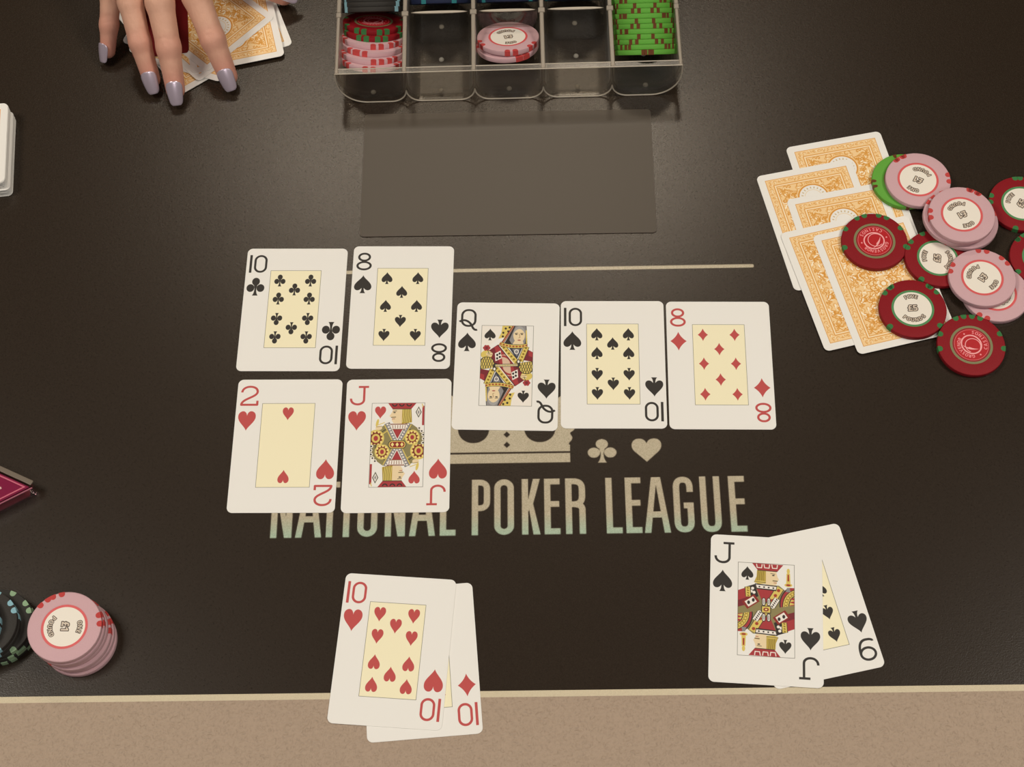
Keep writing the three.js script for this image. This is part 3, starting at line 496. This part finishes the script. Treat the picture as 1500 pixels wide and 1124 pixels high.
// ---------------------------------------------------------------- clear chip tray
const acrylic = phys(0xf4f2ee, 0.08, { transmission: 1, thickness: 0, ior: 1.49 }), hazy = phys(0xeeeae4, 0.38, { transmission: 1, thickness: 0, ior: 1.49 });
const edgeGlow = phys(0xd8cdbd, 0.25, { transmission: 0.3, thickness: 0 }), rimGlow = phys(0xcabfb0, 0.3, { transmission: 0.62, thickness: 0 });  // pale tints stand in for light glowing in the acrylic edges
const tray = thing('chip_tray', 'clear acrylic chip tray with five channels on the felt', 'chip tray');
const TRAY_TURN = -1.5 * DEG, TRAY_AT = P(7.3, 714, 0.1);
tray.position.copy(TRAY_AT); tray.rotation.y = TRAY_TURN + TURN;
const trayPoint = (u, v, z) => new THREE.Vector3(u * MM, z * MM, -v * MM).applyEuler(tray.rotation).add(TRAY_AT);
{
  const PITCH = 44.9, N = 5, HW = PITCH * N / 2, TOP = 30, DEEP = 230, wallT = 2.6;
  // one U from left wall a to right wall b, floor at f: list of points left to right
  const U = (a, b, f, rl, rr, hl, hr) => { const p = [[a, TOP]]; for (let i = 0; i <= 8; i++) { const t = Math.PI + Math.PI / 2 * i / 8; p.push([a + rl + rl * Math.cos(t), f + hl + hl * Math.sin(t)]); } for (let i = 0; i <= 8; i++) { const t = Math.PI * 1.5 + Math.PI / 2 * i / 8; p.push([b - rr + rr * Math.cos(t), f + hr + hr * Math.sin(t)]); } p.push([b, TOP]); return p; };
  const inner = [], outerLine = [];
  for (let i = 0; i < N; i++) {
    const a = -HW + i * PITCH, b = a + PITCH, first = i === 0, last = i === N - 1;
    inner.push(U(a + wallT / 2 + (first ? 1 : 0), b - wallT / 2 - (last ? 1 : 0), 2.2, first ? 17 : 9, last ? 17 : 9, first ? 20 : 10, last ? 20 : 10));
    const o = U(a, b, 0, first ? 19 : 10, last ? 19 : 10, first ? 22 : 11, last ? 22 : 11);
    outerLine.push(...(first ? o.slice(0, -1) : last ? o.slice(1) : o.slice(1, -1)));
  }
  const toShape = (pts) => { const s = new THREE.Shape(); pts.forEach(([a, b], i) => (i ? s.lineTo(a, b) : s.moveTo(a, b))); s.closePath(); return s; };
  const along = (shape, v0, v1) => new THREE.ExtrudeGeometry(shape, { depth: v1 - v0, bevelEnabled: false }).translate(0, 0, -v1).scale(MM, MM, MM);
  // body: outer line left to right, then the inner line back
  const back = []; for (let i = N - 1; i >= 0; i--) back.push(...[...inner[i]].reverse());
  part('trough_body', along(toShape([...outerLine, ...back]), 4.6, DEEP), hazy, tray);
  part('end_plate', along(toShape(outerLine), 0, 4.4), phys(0xf4f2ee, 0.2, { transmission: 1, thickness: 0, ior: 1.49 }), tray);
  for (let i = 1; i < 4; i++) part('divider_plate', along(toShape(inner[i]), 47.5, 50), acrylic, tray);
  // pale beads that paint in the bright glow of the acrylic edges
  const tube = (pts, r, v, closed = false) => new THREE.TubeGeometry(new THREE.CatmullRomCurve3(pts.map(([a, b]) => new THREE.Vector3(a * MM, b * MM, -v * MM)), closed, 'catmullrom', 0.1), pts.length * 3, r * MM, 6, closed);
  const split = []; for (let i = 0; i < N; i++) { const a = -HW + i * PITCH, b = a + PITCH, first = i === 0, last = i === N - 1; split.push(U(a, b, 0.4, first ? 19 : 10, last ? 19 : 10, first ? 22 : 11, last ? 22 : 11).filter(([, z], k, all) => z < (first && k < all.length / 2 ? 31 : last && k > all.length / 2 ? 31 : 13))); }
  for (const s of split) part('edge_glow', tube(s, 0.55, 0.2), edgeGlow, tray);
  part('edge_glow', mergeGeometries([0.3, 4.2].map((v) => tube([[-HW, TOP], [HW, TOP]], 0.4, v))), edgeGlow, tray);
  const bar = (u, w, v0, v1, z) => new RoundedBoxGeometry(w * MM, 1.4 * MM, (v1 - v0) * MM, 2, 0.6 * MM).translate(u * MM, z * MM, -(v0 + v1) / 2 * MM);
  for (let i = 0; i <= N; i++) { const u = -HW + i * PITCH + (i === 0 ? 1.2 : i === N ? -1.2 : 0); part('rim_glow', mergeGeometries([bar(u, i % N ? 2.8 : 2.2, 0.5, 47, TOP), bar(u, i % N ? 4.6 : 3.4, 47, 51, TOP), bar(u, i % N ? 2.8 : 2.8, 51, DEEP, TOP)]), rimGlow, tray); }  // pale strips put the edge glow along the wall tops
  for (let i = 1; i < 4; i++) part('divider_glow', mergeGeometries([bar(-HW + (i + 0.5) * PITCH, 1, 0, 1, 0)]).scale(37, 1, 2.2).translate((-HW + (i + 0.5) * PITCH) * MM * -36, TOP * MM, -48.5 * MM), edgeGlow, tray);  // pale bar puts the edge glow on each divider top
  // small moulded bosses on the floor
  const boss = new THREE.LatheGeometry([[0, 1.5], [0.9, 1.35], [1.5, 0.8], [1.75, 0]].map(([a, b]) => new THREE.Vector2(a * MM, b * MM)), 20);
  const bossMaterial = phys(0xcfc8bb, 0.15, { transmission: 0.6, thickness: 0 });
  for (let i = 0; i < N; i++) for (const v of [6.8, 32.5, 60.5]) part('boss', boss, bossMaterial, tray).position.set((-HW + (i + 0.5) * PITCH) * MM, 2.2 * MM, -v * MM);
}
// chips in the tray: u across, v into the tray, lean: angle of the chip's plane above the level, near rim up
function trayChip(kind, inlay, u, v, z, lean, { face = 0, phase = 0, roll = 0, label, group }) {
  const g = chip(kind, inlay, 0, 0, 0, { face, phase, label, group });
  g.position.copy(trayPoint(u, v, z));
  g.quaternion.setFromEuler(new THREE.Euler(-lean * DEG, TRAY_TURN + TURN, roll * DEG, 'YXZ'));
  return g;
}
const shift = (u, v, z, lean, k) => [u, v + Math.sin(lean * DEG) * k, z + Math.cos(lean * DEG) * k];
for (let i = 0; i < 6; i++) {
  const red = i > 3, s = [-89.6 + [0, -0.6, 0.2, -0.4, 0.3, 0][i], 22.6 + i * 6.3 - (i === 5 ? 1 : 0), 13.4 + (i === 5 ? 0.6 : 0)];
  trayChip(red ? 'red' : 'pink', i === 5 ? 'crest' : null, ...s, 32, { roll: -4, face: 180, phase: [-95, -78, -112, -80, -74, -70][i], label: ['pink chip lowest in the leftmost tray channel', 'pink chip second from the bottom in the leftmost tray channel', 'pink chip third from the bottom in the leftmost tray channel', 'pink chip just under the two red chips in the tray', 'red chip second from the top in the leftmost tray channel', 'topmost red crest chip in the leftmost tray channel'][i], group: 'chips in the leftmost tray channel' });
}
trayChip('pink', 'one', -0.4, 31.5, 13.5, 22, { face: 180, phase: -60, roll: 2, label: 'lower of two pink chips in the middle tray channel' });
trayChip('pink', 'one', ...shift(0, 33.5, 13.5, 22, 3.5), 22, { face: 190, phase: -86, label: 'upper of two pink chips in the middle tray channel' });
const ORDINAL = ['first', 'second', 'third', 'fourth', 'fifth', 'sixth', 'seventh', 'eighth', 'ninth', 'tenth', 'eleventh', 'twelfth', 'thirteenth', 'fourteenth', 'fifteenth'];
for (let i = 0; i < 15; i++) trayChip('green', null, 89.8 + Math.sin(i * 1.7) * 0.5, 18.6 + i * 4.3, 18.8, 50.5, { phase: (i * 47) % 72 - 90, label: `green chip leaning in the rightmost tray channel, ${ORDINAL[i]} from the front`, group: 'green chips in the rightmost tray channel' });
for (let i = 0; i < 3; i++) trayChip('black', null, -89.8, 60.5 + i * 4.3, 18.8, 50.5, { phase: 45 + i * 3, label: `black chip leaning behind the red chips in the leftmost tray channel, ${ORDINAL[i]} from the front`, group: 'black chips in the leftmost tray channel' });
for (let ch = 1; ch < 4; ch++) for (let i = 0; i < 3; i++) trayChip('navy', null, -89.8 + ch * 44.9, 66 + i * 4.3, 18.8, 50.5, { phase: (i * 31 + ch * 20) % 90, label: `dark blue chip leaning behind the divider of the ${['leftmost', 'second', 'middle', 'fourth'][ch]} tray channel, ${ORDINAL[i]} from the divider`, group: 'dark blue chips in tray channel ' + ['one', 'two', 'three', 'four'][ch] });

// ---------------------------------------------------------------- squared deck at the left edge
for (let i = 0; i < 44; i++) {
  const top = i === 43, up = i > 21;
  const x = -361.5 + (up ? -0.9 : 0.6) + (rnd() - 0.5) * 0.5, y = 684.6 + (up ? 0.5 : -0.5) + (rnd() - 0.5) * 0.5;
  if (top) card('back', '', x, y, 0.05 + i * 0.32, 93.4, 'orange-backed top card of the squared deck at the left edge');
  else {
    const t = thing('playing_card', 'white-edged card in the squared deck at the left edge', 'playing card', 'cards in the squared deck');
    t.position.copy(P(x, y, 0.05 + i * 0.32)); t.rotation.y = 93.4 * DEG + TURN; part('card_stock', stockGeometry, stockMaterial, t);
  }
}

// ---------------------------------------------------------------- cards under the hand
{
  const G = 'face-down cards spread under the hand';
  // corner (which), its plan position, direction of the card's turn
  const at = (corner, cx, cy, turn) => { const [sx, sy] = corner, t = turn * DEG, lx = sx * CW / 2, ly = sy * CH / 2; return [cx - (lx * Math.cos(t) - ly * Math.sin(t)), cy - (lx * Math.sin(t) + ly * Math.cos(t))]; };
  const put = (corner, cx, cy, z, turn, label) => { const [x, y] = at(corner, cx, cy, turn); card('back', '', x, y, z, turn, label, G); };
  put([1, -1], -136.8, 768.3, 0.05, 18, 'orange-backed card lowest under the hand, its corner farthest right');
  put([1, -1], -152, 771, 0.4, 30, 'orange-backed card peeking out second from the right under the hand');
  put([1, -1], -158, 765, 0.75, 34, 'orange-backed card showing only a white corner under the index finger');
  put([-1, -1], -252.6, 776.5, 1.1, -24, 'orange-backed card poking out at the left beside the little finger');
  put([-1, -1], -248, 768.4, 1.45, -26, 'orange-backed card peeking out second from the left under the ring finger');
  put([-1, -1], -242.5, 761.5, 1.8, -22, 'orange-backed card peeking out third from the left under the ring finger');
  put([1, -1], -151.4, 780.5, 2.15, 41.5, 'orange-backed card just below the topmost card under the hand');
  put([-1, -1], -203.5, 745.2, 2.5, 11, 'orange-backed card with its corner between the middle and index fingers');
  put([1, -1], -148.8, 790.3, 2.9, 45, 'orange-backed card topmost under the hand beside the index finger');
  const cut = thing('cut_card', 'dark red plastic cut card under the fingers', 'cut card');
  const q = 4 * DEG, x = -206 - (18.9 * Math.cos(q) + 44 * Math.sin(q)), y = 763 - (18.9 * Math.sin(q) - 44 * Math.cos(q)); cut.position.copy(P(x, y, 3.25)); cut.rotation.y = q + TURN;
  part('plastic_sheet', stockGeometry.clone().scale(0.6, 1, 1), phys(0x6a1216, 0.4), cut);
}

// ---------------------------------------------------------------- magenta triangular marker at the left
{
  const t = thing('table_marker', 'magenta triangular acrylic marker at the left edge of the felt', 'marker');
  const tip = P(-281.8, 442.1, 0); t.position.copy(tip); t.rotation.y = TURN - 0.0;
  // local plan: x right, y away; outline of the block with its tip cut off
  const L = 88, dir = (a) => [Math.cos(a * DEG), Math.sin(a * DEG)];
  const [ax, ay] = dir(152), [bx, by] = dir(207.5);
  const outline = (inset, cut) => { const s = new THREE.Shape(), i = -inset / Math.sin(27.75 * DEG), f = (d, q) => [i + d[0] * q, d[1] * q]; const p = [f([ax, ay], cut), f([ax, ay], L - inset * 3.4), f([bx, by], L - inset * 3.4), f([bx, by], cut)]; p.forEach(([a, b], k) => (k ? s.lineTo(a, b) : s.moveTo(a, b))); s.closePath(); return s; };
  const ext = (shape, z0, z1) => new THREE.ExtrudeGeometry(shape, { depth: z1 - z0, bevelEnabled: false }).rotateX(-Math.PI / 2).translate(0, z0, 0).scale(MM, MM, MM);
  const clear = phys(0xf0dfe0, 0.08, { transmission: 1, thickness: 0, ior: 1.49 });
  const shell = outline(-1.6, 2.4); part('acrylic_block', ext(shell, 0.1, 11), clear, t);
  part('base_sheet', ext(outline(0, 3), 0.3, 2), phys(0x7c2438, 0.4), t);
  const fr = outline(1.3, 0.2); fr.holes.push(outline(2.1, 0.2)); part('pale_outline', ext(fr, 10.05, 10.45), phys(0xe58aa6, 0.4), t);
  part('magenta_insert', ext(outline(0.4, 0.4), 7, 10), phys(0x8d1050, 0.35), t);
  const line = new RoundedBoxGeometry(8 * MM, 0.4 * MM, 1.5 * MM, 2, 0.15 * MM); part('white_lettering', line.rotateY(28 * DEG).translate(-20.5 * MM, 10.3 * MM, 1.6 * MM), phys(0xf1e8df, 0.5), t);
  for (const a of [152, 207.5]) { const [dx, dy] = dir(a), wide = a === 152; part('block_edge', new RoundedBoxGeometry(80 * MM, (wide ? 1.2 : 0.8) * MM, (wide ? 3 : 0.9) * MM, 2, 0.3 * MM).rotateY(a * DEG).translate(((wide ? 2.6 : 3) + dx * 42) * MM, 10.7 * MM, -(dy * 42 + (wide ? 1 : 0)) * MM), wide ? phys(0x6f6356, 0.35) : phys(0xc06c82, 0.3, { transmission: 0.4, thickness: 0 }), t); }
}

// ---------------------------------------------------------------- the dealer's hand
{
  const t = thing('person', "person's right hand with lilac nails spread over fanned cards", 'person');
  const fingers = [
    // joints from the tip inwards: [x, y, z, radius]
    [[-259.6, 764.4, 7.2, 5.0], [-256.5, 775, 21, 6.1], [-253, 789, 36, 7.0], [-258, 822, 50, 8.4]],
    [[-228.8, 738.2, 8, 5.9], [-233.4, 753.9, 27, 7.1], [-237.5, 774.5, 43, 8.2], [-240, 814, 57, 9.6]],
    [[-212.4, 728.2, 8.2, 6.3], [-214, 747.3, 28, 7.8], [-217.5, 770.7, 46, 9.2], [-219.5, 812, 61, 10.2]],
    [[-178.1, 737.4, 8.2, 6.4], [-185.4, 753.3, 27, 8], [-194.5, 776.2, 44, 9.2], [-199, 814, 58, 10]],
    [[-142.2, 802.5, 11, 7], [-159, 806, 21, 8.6], [-180, 826, 34, 10], [-203, 858, 46, 14]],
  ];
  const WRIST = [-226, 893, 52];
  const palm = [...fingers.slice(0, 4).map((f) => [f[3], [...WRIST, 20]]), [fingers[0][3], fingers[1][3]], [fingers[1][3], fingers[2][3]], [fingers[2][3], fingers[3][3]], [fingers[4][3], [...WRIST, 20]], [fingers[4][3], [-205, 820, 52, 11]], [[...WRIST, 22], [-228, 935, 55, 24]]];
  const capsule = (x, y, z, [a, b]) => { const dx = b[0] - a[0], dy = b[1] - a[1], dz = b[2] - a[2], px = x - a[0], py = y - a[1], pz = z - a[2], h = Math.max(0, Math.min(1, (px * dx + py * dy + pz * dz) / (dx * dx + dy * dy + dz * dz))); return Math.hypot(px - dx * h, py - dy * h, pz - dz * h) - (a[3] + (b[3] - a[3]) * h); };
  const smin = (a, b, k) => { const h = Math.max(k - Math.abs(a - b), 0) / k; return Math.min(a, b) - h * h * k * 0.25; };
  const field = (x, y, z) => {
    let p = 1e3; for (const b of palm) p = smin(p, capsule(x, y, z, b), 9);
    let d = p;
    for (const f of fingers) {
      let e = 1e3; for (let i = 0; i < 3; i++) e = smin(e, capsule(x, y, z, [f[i], f[i + 1]]), 3);
      // knuckle swell and crease at the two joints
      for (const [j, amp] of [[1, 0.14], [2, 0.25]]) { const q = Math.hypot(x - f[j][0], y - f[j][1], z - f[j][2] - f[j][3]); if (q < 7) { const s = (y - f[j][1]) * 2.3; e += amp * Math.max(0, 1 - q / 7) * Math.cos(s); } }
      d = Math.min(d, smin(e, p, 9));
    }
    return d;
  };
  const SIZE = 132, HALF = 104, CX = -205, CY = 822, CZ = 46;
  const mc = new MarchingCubes(SIZE, new THREE.MeshStandardMaterial(), false, false, 160000);
  mc.isolation = 0;
  const toMM = (i) => (i - SIZE / 2) / (SIZE / 2) * HALF;
  for (let k = 0; k < SIZE; k++) for (let j = 0; j < SIZE; j++) for (let i = 0; i < SIZE; i++) {
    const z = CZ + toMM(k);
    mc.field[i + j * SIZE + k * SIZE * SIZE] = z < -2 || z > 92 ? -10 : -Math.max(-10, Math.min(10, field(CX + toMM(i), CY + toMM(j), z)));
  }
  mc.update();
  const n = mc.count, pos = new Float32Array(n * 3), nor = new Float32Array(n * 3), col = new Float32Array(n * 3), uv = new Float32Array(n * 2);
  const skin = new THREE.Color(0xd9a790), flush = new THREE.Color(0xcc8a7a), cc = new THREE.Color();
  for (let i = 0; i < n; i++) {
    const x = CX + mc.positionArray[i * 3] * HALF, y = CY + mc.positionArray[i * 3 + 1] * HALF, z = CZ + mc.positionArray[i * 3 + 2] * HALF;
    P(x, y, z).toArray(pos, i * 3);
    const e = 0.8, g = new THREE.Vector3(field(x + e, y, z) - field(x - e, y, z), field(x, y + e, z) - field(x, y - e, z), field(x, y, z + e) - field(x, y, z - e)).normalize();
    new THREE.Vector3(g.x * CT - g.y * ST, g.z, -(g.x * ST + g.y * CT)).toArray(nor, i * 3);
    let near = 1e3; for (const f of fingers) { near = Math.min(near, Math.hypot(x - f[0][0], y - f[0][1], z - f[0][2]) - 4, (Math.hypot(x - f[1][0], y - f[1][1], z - f[1][2]) - 2) * 1.6); }
    cc.copy(skin).lerp(flush, 0.75 * Math.max(0, Math.min(1, 1 - (near - 4) / 14))).toArray(col, i * 3);
    uv[i * 2] = x / 60; uv[i * 2 + 1] = y / 60;
  }
  let g = new THREE.BufferGeometry();
  g.setAttribute('position', new THREE.BufferAttribute(pos, 3)); g.setAttribute('normal', new THREE.BufferAttribute(nor, 3)); g.setAttribute('color', new THREE.BufferAttribute(col, 3)); g.setAttribute('uv', new THREE.BufferAttribute(uv, 2));
  part('hand', g, phys(0xffffff, 0.5, { vertexColors: true, bumpMap: blotch, bumpScale: 0.00025, specularIntensity: 0.6 }), t);
  // nails: curved plates on the back of each fingertip
  const lilac = phys(0xd6c6d8, 0.32, { metalness: 0.5, clearcoat: 1, clearcoatRoughness: 0.08, iridescence: 0.8, iridescenceIOR: 1.4, iridescenceThicknessRange: [200, 420] });
  const eye = new THREE.Vector3(0, 0, 923);
  const nail = (f, rollX, s0, s1, halfWidth, swing = 0) => {
    const tip = new THREE.Vector3(...f[0].slice(0, 3)), a = tip.clone().sub(new THREE.Vector3(...f[1].slice(0, 3))).normalize();
    let nrm = eye.clone().sub(tip).normalize().add(new THREE.Vector3(rollX, 0, 0)); nrm.addScaledVector(a, -nrm.dot(a)).normalize();
    const b = new THREE.Vector3().crossVectors(a, nrm).normalize(), r = f[0][3] + 0.35, nu = 12, nv = 14, verts = [], idx = [];
    const point = (u, v, off) => {
      // outline: rounded at the root, nearly square with soft corners at the free edge
      const root = Math.sqrt(Math.max(0, 1 - Math.pow(Math.max(0, 0.35 - v) / 0.35, 2.2))), end = Math.pow(Math.max(0, 1 - Math.pow(Math.max(0, v - 0.72) / 0.28, 3)), 0.5) * 0.35 + 0.65;
      const w = halfWidth * (0.35 + 0.65 * root) * (v > 0.72 ? end : 1) * (1 - 0.1 * v), phi = u * w / r, s = s0 + (s1 - s0) * v, q = r + off + 0.95 - 0.13 * s - (s - 2) ** 2 / 120;
      const d = q - (s < -3 ? (s + 3) * -0.02 : 0);
      return tip.clone().addScaledVector(a, s).addScaledVector(nrm, d * Math.cos(phi)).addScaledVector(b, d * Math.sin(phi) + swing * v);
    };
    for (const off of [0, -0.55]) for (let j = 0; j <= nv; j++) for (let i = 0; i <= nu; i++) { const p = point(i / nu * 2 - 1, j / nv, off); verts.push(P(p.x, p.y, p.z)); }
    const at = (k, i, j) => k * (nu + 1) * (nv + 1) + j * (nu + 1) + i, quad = (p, q, r2, s2) => idx.push(p, q, r2, p, r2, s2);
    for (let j = 0; j < nv; j++) for (let i = 0; i < nu; i++) { quad(at(0, i, j), at(0, i, j + 1), at(0, i + 1, j + 1), at(0, i + 1, j)); quad(at(1, i, j), at(1, i + 1, j), at(1, i + 1, j + 1), at(1, i, j + 1)); }
    for (let j = 0; j < nv; j++) { quad(at(0, 0, j), at(1, 0, j), at(1, 0, j + 1), at(0, 0, j + 1)); quad(at(0, nu, j), at(0, nu, j + 1), at(1, nu, j + 1), at(1, nu, j)); }
    for (let i = 0; i < nu; i++) { quad(at(0, i, 0), at(0, i + 1, 0), at(1, i + 1, 0), at(1, i, 0)); quad(at(0, i, nv), at(1, i, nv), at(1, i + 1, nv), at(0, i + 1, nv)); }
    const geo = new THREE.BufferGeometry().setFromPoints(verts); geo.setIndex(idx); geo.computeVertexNormals();
    part('fingernail', geo, lilac, t);
  };
  nail(fingers[0], -0.9, -6, 7.2, 4.4); nail(fingers[1], -0.25, -6.5, 9, 5.2); nail(fingers[2], -0.12, -6.5, 9.6, 5.4); nail(fingers[3], -0.25, -6.5, 9, 5.4); nail(fingers[4], 0.9, -6, 9, 5.8);
  // sleeve
  const A = P(-226, 905, 53), B = P(-232, 1140, 78), len = A.distanceTo(B), prof = [];
  for (let i = 0; i <= 24; i++) { const s = i / 24; prof.push(new THREE.Vector2((30 + 16 * s + Math.sin(s * 31) * 1.4 + Math.sin(s * 13 + 1) * 1.8) * MM, s * len)); }
  const sleeve = new THREE.LatheGeometry([new THREE.Vector2(25 * MM, 0.004), ...prof, new THREE.Vector2(0.0001, len + 0.01)], 40);
  sleeve.applyMatrix4(new THREE.Matrix4().compose(A, new THREE.Quaternion().setFromUnitVectors(new THREE.Vector3(0, 1, 0), B.clone().sub(A).normalize()), new THREE.Vector3(1, 1, 1)));
  part('sleeve', sleeve, std(0x17161a, 0.9, { bumpMap: repeated(grain, 6, 10), bumpScale: 0.0006 }), t);
}

renderer.render(scene, camera);
